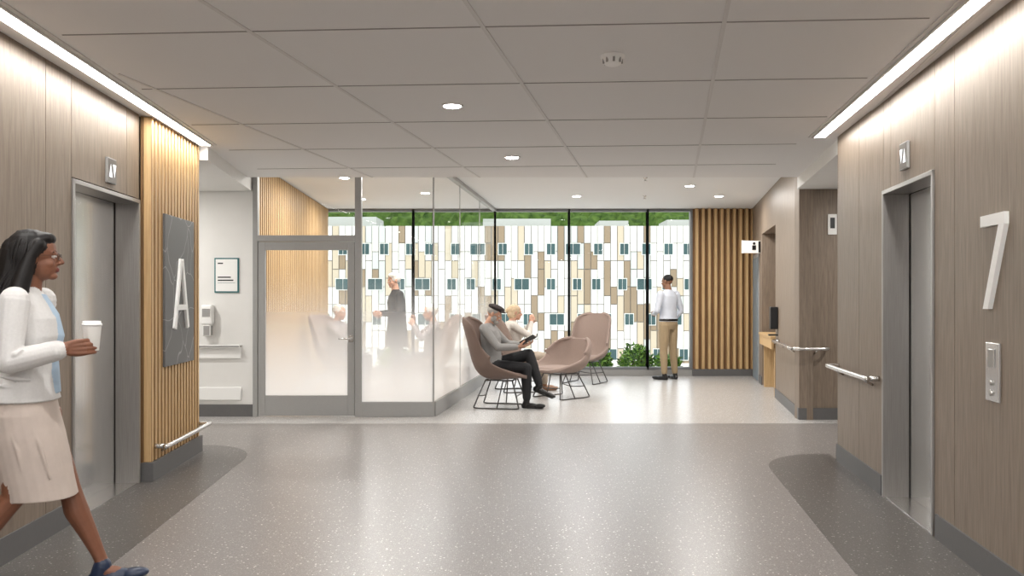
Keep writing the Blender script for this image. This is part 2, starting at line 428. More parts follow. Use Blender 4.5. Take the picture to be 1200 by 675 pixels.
b = B(); b.box((o0+0.05, -0.6, 0.80), (o1-0.1, 0.06, 0.84), M_oak, 0.005); b.box((o0+0.1, -0.5, 0.0), (o0+0.16, 0.0, 0.80), M_oak); b.box((o1-0.3, -0.5, 0), (o1-0.24, 0, 0.80), M_oak); b.box((o0+0.05, 0.02, 0.66), (o1-0.1, 0.05, 0.80), M_oak)
b.done('wall_counter', FC)
b = B(); b.box((yc(11.45), 0.002, 0.95), (yc(11.6), 0.10, 1.25), M_black, 0.01); b.box((yc(11.47), 0.002, 0.86), (yc(11.58), 0.12, 0.88), M_black); b.done('hand_sanitizer_dispenser', FC)
b = B()
b.tube(smoothpath([(yc(11.3), 0, 0.8), (yc(11.25), 0.09, 0.8), (yc(10.5), 0.09, 0.8), (0.0, 0.09, 0.8)], 4), 0.019, M_chrome)
b.tube([(0.3, 0, 0.74), (0.3, 0.09, 0.79)], 0.009, M_chrome); b.tube([(1.3, 0, 0.74), (1.3, 0.09, 0.79)], 0.009, M_chrome)
b.done('handrail', FC)
b = B(); b.tube(smoothpath([(3.17, 9.60, 0.8), (3.2, 9.50, 0.8), (3.3, 9.50, 0.8), (3.5, 9.50, 0.8), (3.53, 9.54, 0.8), (3.53, 9.60, 0.8)], 4), 0.019, M_chrome)
b.tube([(3.4, 9.6, 0.74), (3.4, 9.5, 0.79)], 0.009, M_chrome); b.done('handrail')
b = B(); b.box((3.55, 9.585, 2.08), (3.65, 9.60, 2.31), M_signw, 0.003); b.box((3.575, 9.58, 2.15), (3.625, 9.586, 2.27), M_black); b.done('room_sign')
# blade sign
e = empty('restroom_blade_sign', frame(3.93, 13.7, 1, 0))
b = B(); b.box((-0.24, -0.02, 2.09), (0.10, 0.02, 2.29), M_signw, 0.004); b.box((0.09, -0.01, 2.1), (0.115, 0.01, 2.28), M_chrome); b.done('panel', parent=e)
b = B()
b.lathe([(0.022, -0.024), (0.022, -0.021)], M_black, (-0.05, 0, 2.245), axis='y', n=16)
b.box((-0.08, -0.024, 2.14), (-0.02, -0.0205, 2.215), M_black)
b.box((0.02, -0.024, 2.10), (0.09, -0.0205, 2.28), M_black)
b.done('pictogram', parent=e)

# ---- back wall: slat wall + windows
YW = 15.1
slats('wall_back_oak_slats', frame(3.20, YW, 1, 0), 0, 1.1, -1, 0.12, 2.95, 0.108, 0.055, 0.075)
B().box((3.18, YW, 0), (4.6, YW+0.2, 2.96), M_panel).done('wall_back')
B().box((3.18, YW-0.10, 0), (4.28, YW, 0.12), M_base).done('baseboard_back')
mulls = [-3.3, -1.75, -0.30, 1.01, 2.40, 3.17]
for i, (a, c) in enumerate(zip(mulls, mulls[1:])):
    e = empty('window_%d' % (i+1))
    b = B(); w = 0.018
    for x in (a, c): b.box((x-w, YW-0.03, 0.10), (x+w, YW+0.10, 2.95), M_mull, 0.003)
    b.box((a, YW-0.02, 0.10), (c, YW+0.09, 0.15), M_mull, 0.003); b.box((a, YW-0.02, 2.90), (c, YW+0.09, 2.95), M_mull, 0.003)
    b.done('frame', parent=e)
    B().pane(a+w, c-w, YW+0.035, 0.15, 2.90, M_glass).done('glass_pane', parent=e)
B().box((-3.4, YW-0.06, 0), (3.18, YW+0.14, 0.10), M_alu, 0.004).done('trim_window_sill')
# lounge left wall with slats
FS = frame(-3.03, 9.99, -0.054, 1)
B().box((0, 0.0, 0), (5.2, 0.15, 2.96), M_white).done('wall_lounge_left', FS)
slats('wall_lounge_oak_slats', FS, 0.0, 5.1, -1, 0.1, 2.94, 0.10, 0.055, 0.045)

# ---- glazed partition
e = empty('glass_partition')
b = B(); gy0, gy1 = YG-0.03, YG+0.05
def gb(x0, x1, z0, z1, m=M_alu): b.box((x0, gy0, z0), (x1, gy1, z1), m, 0.003)
gb(-2.985, -2.93, 0, 2.95); gb(-1.81, -1.735, 0, 2.95); gb(-2.93, -1.81, 2.02, 2.09); gb(-1.735, -0.90, 0, 0.17); gb(-2.985, -0.90, 2.90, 2.95)
gb(-0.914, -0.900, 0.17, 2.90)
b.done('frame_front', parent=e)
B().pane(-2.93, -1.81, YG+0.01, 2.09, 2.90, M_frost).done('transom_glass', parent=e)
B().pane(-1.735, -0.914, YG+0.01, 0.17, 2.90, M_frost).done('pane_front', parent=e)
FGl = frame(-0.906, YG+0.02, 0.606, 5.23); Lg = math.hypot(0.606, 5.2)
b = B(); b.box((0, -0.03, 0), (Lg, 0.04, 0.17), M_alu, 0.003); b.box((0, -0.03, 2.90), (Lg, 0.04, 2.95), M_alu, 0.003)
for x in (1.75, 3.5): b.box((x-0.004, -0.001, 0.17), (x+0.004, 0.010, 2.90), M_alu)
b.done('frame_side', FGl, parent=e)
B().pane(0.02, Lg, 0.005, 0.17, 2.90, M_frost).done('pane_side', FGl, parent=e)
# door
e = empty('door_1')
b = B()
def db(x0, x1, z0, z1, m=M_alu): b.box((x0, YG-0.022, z0), (x1, YG+0.025, z1), m, 0.003)
db(-2.925, -2.845, 0.01, 2.015); db(-1.895, -1.815, 0.01, 2.015); db(-2.845, -1.895, 1.92, 2.015); db(-2.845, -1.895, 0.01, 0.245)
b.done('leaf', parent=e)
B().pane(-2.845, -1.895, YG+0.002, 0.245, 1.92, M_frost).done('glass', parent=e)
b = B(); b.tube([(-1.855, YG-0.02, 0.90), (-1.855, YG-0.07, 0.90), (-1.87, YG-0.075, 0.90), (-1.985, YG-0.075, 0.90)], 0.011, M_chrome)
b.box((-1.885, YG-0.03, 0.86), (-1.825, YG-0.02, 0.94), M_chrome, 0.003); b.done('lever_handle', parent=e)

# ---- left white wall items
e = empty('wall_notice_sign')
B().box((-3.43, YG-0.015, 1.43), (-3.15, YG-0.001, 1.83), M_teal, 0.002).done('backing', parent=e)
B().box((-3.415, YG-0.018, 1.445), (-3.165, YG-0.014, 1.815), M_signw).done('face', parent=e)
b = B()
for z, w in ((1.76, 0.06), (1.60, 0.15), (1.565, 0.18)): b.box((-3.39, YG-0.020, z), (-3.39+w, YG-0.0178, z+0.014), M_black)
b.box((-3.39, YG-0.020, 1.54), (-3.19, YG-0.0178, 1.543), M_teal)
b.done('lettering', parent=e)
b = B(); b.box((-3.56, YG-0.10, 1.06), (-3.43, YG-0.002, 1.29), M_signw, 0.02); b.box((-3.545, YG-0.105, 1.15), (-3.445, YG-0.098, 1.25), M_alu, 0.004)
b.box((-3.54, YG-0.09, 0.93), (-3.45, YG-0.002, 1.06), M_alu, 0.01); b.tube([(-3.495, YG-0.06, 1.06), (-3.495, YG-0.06, 1.0)], 0.012, M_black); b.done('hand_sanitizer_dispenser')
for z0, z1 in ((0.67, 0.80), (0.19, 0.34)):
    b = B(); b.box((-6.5, YG-0.03, z0), (-3.12, YG, z1), M_signw, 0.008)
    if z0 > 0.5: b.box((-6.5, YG-0.075, z1-0.005), (-3.12, YG, z1+0.03), M_alu, 0.008)
    b.done('wall_bumper_rail')

# ---- ceiling fittings
def downlight(x, y, z, p):
    e = empty('recessed_downlight', Matrix.Translation((x, y, z)))
    b = B(); b.lathe([(0.062, -0.001), (0.080, -0.001), (0.080, -0.007), (0.074, -0.010), (0.062, -0.008)], M_signw)
    b.done('trim_ring', parent=e)
    B().lathe([(0.060, -0.004), (0.060, -0.011), (0.052, -0.013)], M_glow).done('lens', parent=e)
    L = bpy.data.lights.new('lamp', 'AREA'); L.shape = 'DISK'; L.size = 0.11; L.energy = p; L.color = (1, 0.97, 0.93)
    o = bpy.data.objects.new('lamp', L); COL.objects.link(o); o.parent = e; o.matrix_local = Matrix.Translation((0, 0, -0.016))
for x, y in ((-0.42, 6.0), (0.0, 8.19), (-0.85, 3.4), (-1.3, 0.8), (0.9, 0.8), (-1.5, -2), (0.6, -2)): downlight(x, y, H, 20)
for x, y in ((1.0, 13.2), (3.2, 13.2), (1.0, 10.4), (2.3, 10.4), (2.5, 12.0)): downlight(x, y, 2.95, 25)
for x, y in ((-2.2, 11.2), (-1.3, 12.8), (-2.4, 13.6), (-1.6, 10.6)): downlight(x, y, 2.95, 30)
for x, y in ((-4.2, 8.8), (-6.2, 8.8), (4.4, 8.4)): downlight(x, y, 2.60, 26)
b = B(); b.lathe([(0.068, 0), (0.068, -0.014), (0.055, -0.02), (0.045, -0.05), (0.03, -0.058), (0.001, -0.06)], M_signw, (0.563, 4.77, H))
for k in range(8):
    a = k*math.pi/4; b.box((0.563+0.05*math.cos(a)-0.006, 4.77+0.05*math.sin(a)-0.006, H-0.045), (0.563+0.05*math.cos(a)+0.006, 4.77+0.05*math.sin(a)+0.006, H-0.02), M_tgap)
b.done('smoke_detector')
for x, y, z in ((2.05, 13.2, 2.95), (1.75, 11.2, 2.95)):
    b = B(); b.lathe([(0.03, 0), (0.03, -0.008), (0.012, -0.012), (0.012, -0.04), (0.022, -0.042), (0.022, -0.046)], M_chrome, (x, y, z), n=14); b.done('fire_sprinkler')

# ------------------------------------------------------------------ exterior
M_fw = mat('facade_white', (212, 211, 203), 0.8, var=0.02, scale=0.5, spec=0.1); M_fb = mat('facade_beige', (178, 167, 146), 0.8, var=0.03, scale=0.5, spec=0.1)
M_ft = mat('facade_tan', (136, 121, 100), 0.8, var=0.03, scale=0.5, spec=0.1); M_fg = mat('facade_grey', (178, 182, 176), 0.8, var=0.03, scale=0.5, spec=0.1)
M_fwin = mat('facade_glass', (62, 82, 82), 0.6, var=0.15, scale=0.4, spec=0.1); M_ffr = mat('facade_frame', (206, 207, 200), 0.7, spec=0.1)
M_fjoint = mat('facade_joint', (140, 136, 128), 0.9)
b = B(); YF = 85; pw = 0.66; fh = 3.5; z_top = 8.6
b.box((-75, YF+0.1, -30), (75, YF+12, z_top), M_fjoint)
rnd = random.Random(3)
ncol = int(140/pw)
for c in range(ncol):
    x = -70+c*pw; z = z_top
    while z > -16:
        h = rnd.choice((1.75, 1.75, 2.6, 3.5)); m = rnd.choices((M_fw, M_fb, M_ft, M_fg), (6.0, 1.7, 2.0, 0.8))[0]
        b.box((x, YF-rnd.random()*0.04, z-h+0.08), (x+pw-0.08, YF+0.3, z), m); z -= h
for fl in range(7):
    zc = z_top-2.3-fl*fh
    x = -68+rnd.random()
    while x < 68:
        w = rnd.choice((0.8, 0.8, 0.8, 1.4)); hh = 1.05
        b.box((x-0.08, YF-0.10, zc-hh/2-0.08), (x+w+0.08, YF+0.1, zc+hh/2+0.08), M_ffr)
        b.box((x, YF-0.14, zc-hh/2), (x+w/2-0.03, YF, zc+hh/2), M_fwin); b.box((x+w/2+0.03, YF-0.14, zc-hh/2), (x+w, YF, zc+hh/2), M_fwin)
        x += w+rnd.choice((1.1, 1.4, 1.8))
for x0, x1, hh in ((-3, 4, 1.0), (9, 12, 0.8), (-22, -14, 1.2), (16, 22, 0.9)): b.box((x0, YF+3, z_top), (x1, YF+8, z_top+hh), M_fg)
b.done('hospital_building')
# wooded hill
M_leafhill = grain('wooded_hill', (34, 56, 24), (88, 112, 52), sc=(1, 1, 1), rough=0.95, nscale=0.7, spec=0.05)
bm = bmesh.new(); nx, ny = 190, 30; grid = []
for j in range(ny):
    row = []
    for i in range(nx):
        x = -110+220*i/(nx-1); y = 135+j*2.4
        z = -6+26*math.sin(min(1, j/(ny-1)*1.3)*math.pi/2)+1.3*math.sin(x*0.05+1)+rnd.random()*2.4
        row.append(bm.verts.new((x+rnd.random(), y+rnd.random()*2, z)))
    grid.append(row)
for j in range(ny-1):
    for i in range(nx-1): bm.faces.new((grid[j][i], grid[j][i+1], grid[j+1][i+1], grid[j+1][i]))
me = bpy.data.meshes.new('wooded_hill'); bm.to_mesh(me); bm.free(); me.materials.append(M_leafhill)
o = bpy.data.objects.new('wooded_hill', me); COL.objects.link(o)
b = B(); b.prism([(-9, 15.25), (9, 15.25), (9, 18.5), (-9, 18.5)], -0.3, -0.04, mat('terrace_paving', (205, 200, 190), 0.8)); b.done('terrace_ground')
# shrubs
M_leaf1 = mat('leaf_green', (110, 150, 58), 0.5, var=0.3, scale=9); M_leaf2 = mat('leaf_dark', (58, 100, 40), 0.5, var=0.3, scale=9); M_soil = mat('bark', (70, 52, 38), 0.9)
def shrub(x, y, r, h):
    b = B()
    for k in range(9):
        a = rnd.random()*6.28; b.tube([(0, 0, 0), (math.cos(a)*r*0.35, math.sin(a)*r*0.35, h*0.45), (math.cos(a)*r*0.7, math.sin(a)*r*0.7, h*0.85)], [0.012, 0.009, 0.004], M_soil, 6)
    for k in range(800):
        a = rnd.random()*6.28; ph = math.acos(1-rnd.random()*1.0); rr = (0.55+0.45*rnd.random()**0.5)
        c = V((r*rr*math.sin(ph+0.25)*math.cos(a), r*rr*math.sin(ph+0.25)*math.sin(a), 0.08+(h-0.08)*rr*math.cos(ph)*(0.85+0.25*rnd.random())))
        d = V((rnd.gauss(0, 1), rnd.gauss(0, 1), rnd.gauss(0.5, 0.8))).normalized(); w = d.cross(V((rnd.random(), rnd.random(), rnd.random()-0.5))).normalized()*0.02; L = 0.07+0.05*rnd.random()
        b.quad([c, c+d*L*0.5+w, c+d*L, c+d*L*0.5-w], M_leaf1 if rnd.random() < 0.65 else M_leaf2)
    b.done('leafy_shrub', Matrix.Translation((x, y, -0.04)), recalc=False)
for x, y, r, h in ((1.60, 15.9, 0.24, 0.50), (2.30, 15.8, 0.30, 0.54), (2.95, 16.2, 0.22, 0.34), (-2.2, 16.2, 0.3, 0.45)): shrub(x, y, r, h)

# ------------------------------------------------------------------ chairs
def fabric(name, rgb): return mat(name, rgb, 0.9, spec=0.2, var=0.12, scale=160, bump=0.25, sheen=0.1)
F_taupe = fabric('taupe_wool', (114, 97, 89)); F_pink = fabric('rose_taupe_wool', (148, 130, 121))
def armchair(x, y, ang, fab, high=True):
    e = empty('lounge_armchair', Matrix.Translation((x, y, 0)) @ Matrix.Rotation(ang, 4, 'Z'))
    if high:
        prof = [(0.365, 0.385), (0.345, 0.395), (0.24, 0.40), (0.08, 0.375), (-0.10, 0.355), (-0.25, 0.40), (-0.335, 0.53), (-0.375, 0.70), (-0.415, 0.88), (-0.450, 1.00), (-0.468, 1.07), (-0.475, 1.105), (-0.477, 1.12)]
        hw = [0.14, 0.24, 0.315, 0.355, 0.365, 0.365, 0.350, 0.325, 0.325, 0.31, 0.26, 0.18, 0.09]
        wing = [0.0, 0.01, 0.05, 0.13, 0.23, 0.33, 0.30, 0.20, 0.18, 0.15, 0.10, 0.05, 0.02]
    else:
        prof = [(0.365, 0.375), (0.345, 0.385), (0.24, 0.39), (0.08, 0.365), (-0.10, 0.345), (-0.23, 0.375), (-0.31, 0.46), (-0.345, 0.57), (-0.365, 0.67), (-0.38, 0.75), (-0.386, 0.79), (-0.39, 0.805)]
        hw = [0.14, 0.24, 0.315, 0.36, 0.375, 0.385, 0.385, 0.38, 0.355, 0.30, 0.22, 0.12]
        wing = [0.0, 0.01, 0.05, 0.13, 0.22, 0.32, 0.33, 0.27, 0.21, 0.15, 0.09, 0.03]
    bm = bmesh.new(); n = 15; rows = []
    for i, (px, pz) in enumerate(prof):
        a = V(prof[max(i-1, 0)]); c = V(prof[min(i+1, len(prof)-1)]); d = (c-a).normalized(); nn = V((-d.y, d.x))
        if nn.y < 0 and nn.x < 0: nn = -nn
        nn = V((abs(nn.x) if i > 4 else nn.x*0.3, abs(nn.y))).normalized()
        row = []
        for j in range(n):
            t = -1+2*j/(n-1); q = abs(t)**2.4*wing[i]
            row.append(bm.verts.new((px+nn.x*q, hw[i]*math.sin(t*math.pi/2*0.92)/math.sin(math.pi/2*0.92), pz+nn.y*q)))
        rows.append(row)
    for r0, r1 in zip(rows, rows[1:]):
        for j in range(n-1): bm.faces.new((r0[j], r0[j+1], r1[j+1], r1[j]))
    bmesh.ops.recalc_face_normals(bm, faces=bm.faces)
    for f in bm.faces: f.smooth = True
    me = bpy.data.meshes.new('shell'); bm.to_mesh(me); bm.free(); me.materials.append(fab)
    o = bpy.data.objects.new('shell', me); COL.objects.link(o); o.parent = e
    md = o.modifiers.new('th', 'SOLIDIFY'); md.thickness = 0.045; md.offset = 0.0
    md = o.modifiers.new('ss', 'SUBSURF'); md.levels = 2; md.render_levels = 2
    bm = bmesh.new(); bmesh.ops.create_uvsphere(bm, u_segments=32, v_segments=16, radius=1)
    for v in bm.verts:
        p = v.co; k = 0.75
        p.x = math.copysign(abs(p.x)**k, p.x)*0.27+0.05; p.y = math.copysign(abs(p.y)**k, p.y)*0.28; p.z = math.copysign(abs(p.z)**0.8, p.z)*0.045+prof[3][1]+0.035
    for f in bm.faces: f.smooth = True
    me = bpy.data.meshes.new('seat_cushion'); bm.to_mesh(me); bm.free(); me.materials.append(fab)
    o = bpy.data.objects.new('seat_cushion', me); COL.objects.link(o); o.parent = e
    b = B(); r = 0.009; m = M_wire; zt = prof[4][1]-0.01
    for s in (1, -1):
        b.tube(smoothpath([(0.17, s*0.16, zt), (0.26, s*0.25, 0.06), (0.25, s*0.26, 0.010), (0.0, s*0.27, 0.009), (-0.27, s*0.26, 0.010), (-0.28, s*0.25, 0.06), (-0.17, s*0.16, zt)], 5), r, m, 8)
        b.tube([(0.05, s*0.14, zt), (0.0, s*0.27, 0.012)], r*0.9, m, 8)
        b.tube([(0.17, s*0.16, zt), (-0.17, s*0.16, zt)], r, m, 8)
    for xx in (0.17, -0.17): b.tube([(xx, 0.16, zt), (xx, -0.16, zt)], r, m, 8)
    b.tube(smoothpath([(0.235, 0.225, 0.16), (0.20, 0.0, 0.14), (0.235, -0.225, 0.16)], 5), r*0.8, m, 8)
    b.tube(smoothpath([(-0.25, 0.225, 0.16), (-0.22, 0.0, 0.14), (-0.25, -0.225, 0.16)], 5), r*0.8, m, 8)
    b.done('wire_base', parent=e)
    return e
armchair(-0.13, 10.75, math.radians(-12), F_taupe)
armchair(0.67, 11.75, math.radians(222), F_pink, high=False)
armchair(1.18, 13.8, math.radians(240), F_pink)
armchair(0.10, 12.6, math.radians(15), F_pink)
armchair(-2.50, 12.6, math.radians(-20), F_pink); armchair(-1.22, 12.3, math.radians(190), F_pink)

# ------------------------------------------------------------------ people
SKIN_D = mat('skin_brown', (124, 80, 59), 0.5, var=0.05, scale=30); SKIN_L = mat('skin_light', (194, 148, 124), 0.5, var=0.05, scale=30)
SKIN_M = mat('skin_medium', (132, 92, 68), 0.5, var=0.05)
class Fig:
    def __init__(s, T): s.v = []; s.f = []; s.l = []; s.mats = []; s.T = T
    def li(s, m):
        if m not in s.mats: s.mats.append(m)
        return s.mats.index(m)
    def add(s, vs, fs, m):
        o = len(s.v); s.v += [s.T @ V(p) for p in vs]; k = s.li(m)
        for f in fs: s.f.append([o+i for i in f]); s.l.append(k)
    def ell(s, c, r, m, R=None, n=16):
        vs = []; fs = []; c = V(c); h = n//2+2
        for i in range(1, h):
            th = math.pi*i/h
            for j in range(n):
                a = 2*math.pi*j/n; p = V((r[0]*math.sin(th)*math.cos(a), r[1]*math.sin(th)*math.sin(a), r[2]*math.cos(th)))
                vs.append((R @ p if R else p)+c)
        for i in range(h-2):
            for j in range(n): fs.append((i*n+j, (i+1)*n+j, (i+1)*n+(j+1) % n, i*n+(j+1) % n))
        t = V((0, 0, r[2])); vs.append((R @ t if R else t)+c); vs.append((R @ -t if R else -t)+c); a = len(vs)-2
        for j in range(n): fs.append((a, j, (j+1) % n)); fs.append((a+1, (h-2)*n+(j+1) % n, (h-2)*n+j))
        s.add(vs, fs, m)
    def loft(s, rings, m, n=28):
        """rings: (center, U halfvec, V halfvec)"""
        vs = []; fs = []
        for c, U, W in rings:
            for k in range(n):
                a = 2*math.pi*k/n; ca, sa = math.cos(a), math.sin(a)
                vs.append(V(c)+V(U)*math.copysign(abs(ca)**0.9, ca)+V(W)*math.copysign(abs(sa)**0.9, sa))
        for i in range(len(rings)-1):
            for k in range(n): fs.append((i*n+k, i*n+(k+1) % n, (i+1)*n+(k+1) % n, (i+1)*n+k))
        fs.append(tuple(range(n-1, -1, -1))); fs.append(tuple((len(rings)-1)*n+k for k in range(n)))
        s.add(vs, fs, m)
    def limb(s, pts, rad, m, n=14, caps=(True, True), k=4):
        P = [V(p) for p in pts]
        for i in range(len(P)-1):
            a, c = P[i], P[i+1]; d = (c-a)
            if d.length < 1e-6: continue
            d.normalize(); u = d.orthogonal().normalized(); w = d.cross(u)
            rings = []
            for q, r in ((a, rad[i]), (c, rad[i+1])): rings.append((q, u*r, w*r))
            s.loft(rings, m, n)
        for i, (p, r) in enumerate(zip(P, rad)):
            if (i == 0 and not caps[0]) or (i == len(P)-1 and not caps[1]): continue
            s.ell(p, (r, r, r), m, n=12)
    def build(s, name, voxel, parent, smooth=3):
        me = bpy.data.meshes.new('t'); me.from_pydata([tuple(p) for p in s.v], [], s.f); me.update()
        bm = bmesh.new(); bm.from_mesh(me); bmesh.ops.recalc_face_normals(bm, faces=bm.faces); bm.to_mesh(me); bm.free()
        bvh = BVHTree.FromPolygons([v.co for v in me.vertices], [tuple(p.vertices) for p in me.polygons])
        ob = bpy.data.objects.new('t', me); COL.objects.link(ob)
        md = ob.modifiers.new('r', 'REMESH'); md.mode = 'VOXEL'; md.voxel_size = voxel; md.use_smooth_shade = True
        md = ob.modifiers.new('s', 'SMOOTH'); md.factor = 0.5; md.iterations = smooth
        dg = bpy.context.evaluated_depsgraph_get(); dg.update()
        nm = bpy.data.meshes.new_from_object(ob.evaluated_get(dg))
        bpy.data.objects.remove(ob); nm.name = name
        nm.materials.clear()
        for m in s.mats: nm.materials.append(m)
        for p in nm.polygons:
            r = bvh.find_nearest(p.center)
            p.material_index = s.l[r[2]] if r[2] is not None else 0
            p.use_smooth = True
        o = bpy.data.objects.new(name, nm); COL.objects.link(o)
        o.parent = parent
        return o
def rot_basis(f, u):
    f = V(f).normalized(); u = V(u).normalized(); l = u.cross(f).normalized(); u = f.cross(l)
    return Matrix((f, l, u)).transposed(), f, l, u
EYEW = mat('eye_white', (225, 220, 214), 0.3); EYED = mat('eye_dark', (30, 22, 18), 0.2)
def head(F, c, f, u, skin, lip, hair=None, sc=1.0, nose=1.0):
    R, f, l, u = rot_basis(f, u); c = V(c)
    P = lambda a, b_, d: c+f*a*sc+l*b_*sc+u*d*sc
    F.ell(P(-0.012, 0, 0.03), (0.095*sc, 0.074*sc, 0.088*sc), skin, R)
    F.ell(P(0.018, 0, -0.035), (0.068*sc, 0.058*sc, 0.075*sc), skin, R)
    F.ell(P(0.060, 0, -0.088), (0.025*sc, 0.026*sc, 0.018*sc), skin, R)
    F.ell(P(0.072, 0, 0.022), (0.015*sc, 0.05*sc, 0.010*sc), skin, R)
    F.limb([P(0.080, 0, 0.010), P(0.104*nose, 0, -0.024)], [0.008*sc, 0.0105*sc], skin)
    F.limb([P(0.092, 0.010, -0.030), P(0.092, -0.010, -0.030)], [0.008*sc, 0.008*sc], skin)
    for s in (1, -1):
        F.ell(P(-0.005, s*0.076, -0.005), (0.019*sc, 0.009*sc, 0.031*sc), skin, R)
        F.ell(P(0.074, s*0.031, 0.004), (0.0105*sc, 0.013*sc, 0.007*sc), EYEW, R)
        F.ell(P(0.081, s*0.031, 0.004), (0.006*sc, 0.007*sc, 0.007*sc), EYED, R)
        F.ell(P(0.074, s*0.031, 0.014), (0.013*sc, 0.015*sc, 0.006*sc), skin, R)
        F.ell(P(0.045, s*0.035, -0.03), (0.03*sc, 0.02*sc, 0.025*sc), skin, R)
        if hair: F.limb([P(0.083, s*0.018, 0.026), P(0.074, s*0.046, 0.026)], [0.0045*sc, 0.003*sc], hair)
    F.ell(P(0.083, 0, -0.055), (0.011*sc, 0.021*sc, 0.0055*sc), lip, R); F.ell(P(0.081, 0, -0.064), (0.011*sc, 0.018*sc, 0.006*sc), lip, R)
    return P, R
def hand(F, w, d, pn, skin, curl=(25, 30, 20), side=1, sc=1.0, thumb=(0.6, 0.55, 0.6)):
    """w wrist, d direction, pn palm normal, side: thumb on +lat or -lat"""
    w = V(w); d = V(d).normalized(); pn = V(pn); pn = (pn-d*pn.dot(d)).normalized(); lat = pn.cross(d)*side
    offs = [0.030, 0.010, -0.010, -0.029]; lens = [0.92, 1.0, 0.95, 0.76]; reach = [0.088, 0.090, 0.086, 0.078]
    for o, L, rc in zip(offs, lens, reach):
        root = w+d*rc*sc+lat*o*sc
        F.limb([w+lat*o*0.45*sc, w+d*rc*0.55*sc+lat*o*0.9*sc, root], [0.017*sc, 0.0135*sc, 0.0105*sc], skin, n=10)
        p = root; ang = 0; pts = [p]; rs = [0.0098*sc]
        for ln, cu, r in ((0.042, curl[0], 0.0088), (0.026, curl[1], 0.0080), (0.021, curl[2], 0.0066)):
            ang += math.radians(cu); p = p+(d*math.cos(ang)+pn*math.sin(ang))*ln*L*sc; pts.append(p); rs.append(r*sc)
        F.limb(pts, rs, skin, n=10)
    r0 = w+d*0.02*sc+lat*0.022*sc
    p1 = r0+(d*thumb[0]+lat*thumb[1]+pn*thumb[2]).normalized()*0.045*sc
    p2 = p1+(d*(thumb[0]+0.3)+lat*thumb[1]*0.3+pn*thumb[2]).normalized()*0.032*sc
    p3 = p2+(d*(thumb[0]+0.5)-lat*0.1+pn*thumb[2]).normalized()*0.025*sc
    F.limb([r0, p1, p2, p3], [0.016*sc, 0.012*sc, 0.0105*sc, 0.008*sc], skin, n=10)
def torso(F, pel, neck, hipv, shv, rows, m):
    """rows: (t, half width, half depth, fwd offset)"""
    pel = V(pel); neck = V(neck); hipv = V(hipv).normalized(); shv = V(shv).normalized()
    ax = (neck-pel); rings = []
    for t, w, d, o in rows:
        lat = hipv.lerp(shv, max(0, min(1, t))).normalized(); fw = lat.cross(ax.normalized()).normalized()
        rings.append((pel+ax*t+fw*o, fw*d, lat*w))
    F.loft(rings, m)
def shoe(F, ank, d, m, sole, L=0.25):
    a = V(ank); d = V(d).normalized(); up = V((0, 0, 1)); up = (up-d*up.dot(d)).normalized()
    R, f, l, u = rot_basis(d, up)
    b0 = a-u*0.055
    F.limb([a+u*0.0, b0-f*0.02+u*0.015], [0.040, 0.036], m)
    F.ell(b0-f*0.02, (0.052, 0.036, 0.034), m, R); F.ell(b0+f*0.055, (0.085, 0.040, 0.034), m, R)
    F.ell(b0+f*(L-0.10), (0.070, 0.045, 0.027), m, R)
    F.loft([(b0-u*0.034+f*(L/2-0.06), f*(L/2+0.005), l*0.036), (b0-u*0.022+f*(L/2-0.06), f*(L/2+0.005), l*0.038)], sole)
def place(x, y, deg): return Matrix.Translation((x, y, 0)) @ Matrix.Rotation(math.radians(deg), 4, 'Z')

# ---- walking woman
WJ = mat('white_knit', (216, 215, 214), 0.9, spec=0.15, var=0.03, scale=90, bump=0.08); WS = mat('cream_skirt', (196, 183, 174), 0.8, spec=0.2, var=0.05, scale=14, bump=0.12)
WB = mat('pale_blue_blouse', (170, 192, 212), 0.7, var=0.03); HB = mat('black_hair', (20, 17, 17), 0.5, var=0.3, scale=60, spec=0.35); LIPD = mat('lip_dark', (120, 60, 52), 0.4); NAVY = mat('navy_leather', (36, 48, 72), 0.35)
T = place(-2.215, 3.90, 14)
e = empty('walking_woman'); F = Fig(T)
shR, shL = V((-0.005, -0.162, 1.352)), V((0.02, 0.162, 1.352))
for hip, kn, an in (((0.02, 0.080, 0.88), (0.150, 0.080, 0.485), (0.300, 0.08, 0.105)), ((-0.01, -0.080, 0.88), (-0.03, -0.080, 0.475), (-0.255, -0.085, 0.165))):
    hip, kn, an = V(hip), V(kn), V(an); sh = an-kn; back = V((-1, 0, 0.0))
    F.limb([hip, hip.lerp(kn, 0.5), kn], [0.070, 0.062, 0.050], SKIN_D)
    F.limb([kn, kn+sh*0.15+back*0.004, kn+sh*0.32+back*0.012, kn+sh*0.6+back*0.004, kn+sh*0.85, an], [0.049, 0.048, 0.053, 0.040, 0.030, 0.028], SKIN_D)
shoe(F, (0.300, 0.08, 0.095), (1, 0, 0.06), NAVY, NAVY, L=0.235)
shoe(F, (-0.255, -0.085, 0.155), (0.72, 0, -0.70), NAVY, NAVY, L=0.235)
F.limb([(0.280, 0.08, 0.06), (0.260, 0.08, 0.012)], [0.014, 0.008], NAVY)
F.ell((0.330, 0.08, 0.068), (0.06, 0.033, 0.022), SKIN_D)
rows = [(0.97, 0.128, 0.100, 0.0), (0.92, 0.150, 0.118, -0.005), (0.84, 0.174, 0.140, -0.012), (0.74, 0.174, 0.148, 0.006), (0.62, 0.164, 0.150, 0.028), (0.52, 0.156, 0.148, 0.046), (0.455, 0.153, 0.150, 0.058)]
F.loft([((o, 0, z), (d, 0, 0), (0, w, 0)) for z, w, d, o in rows], WS)
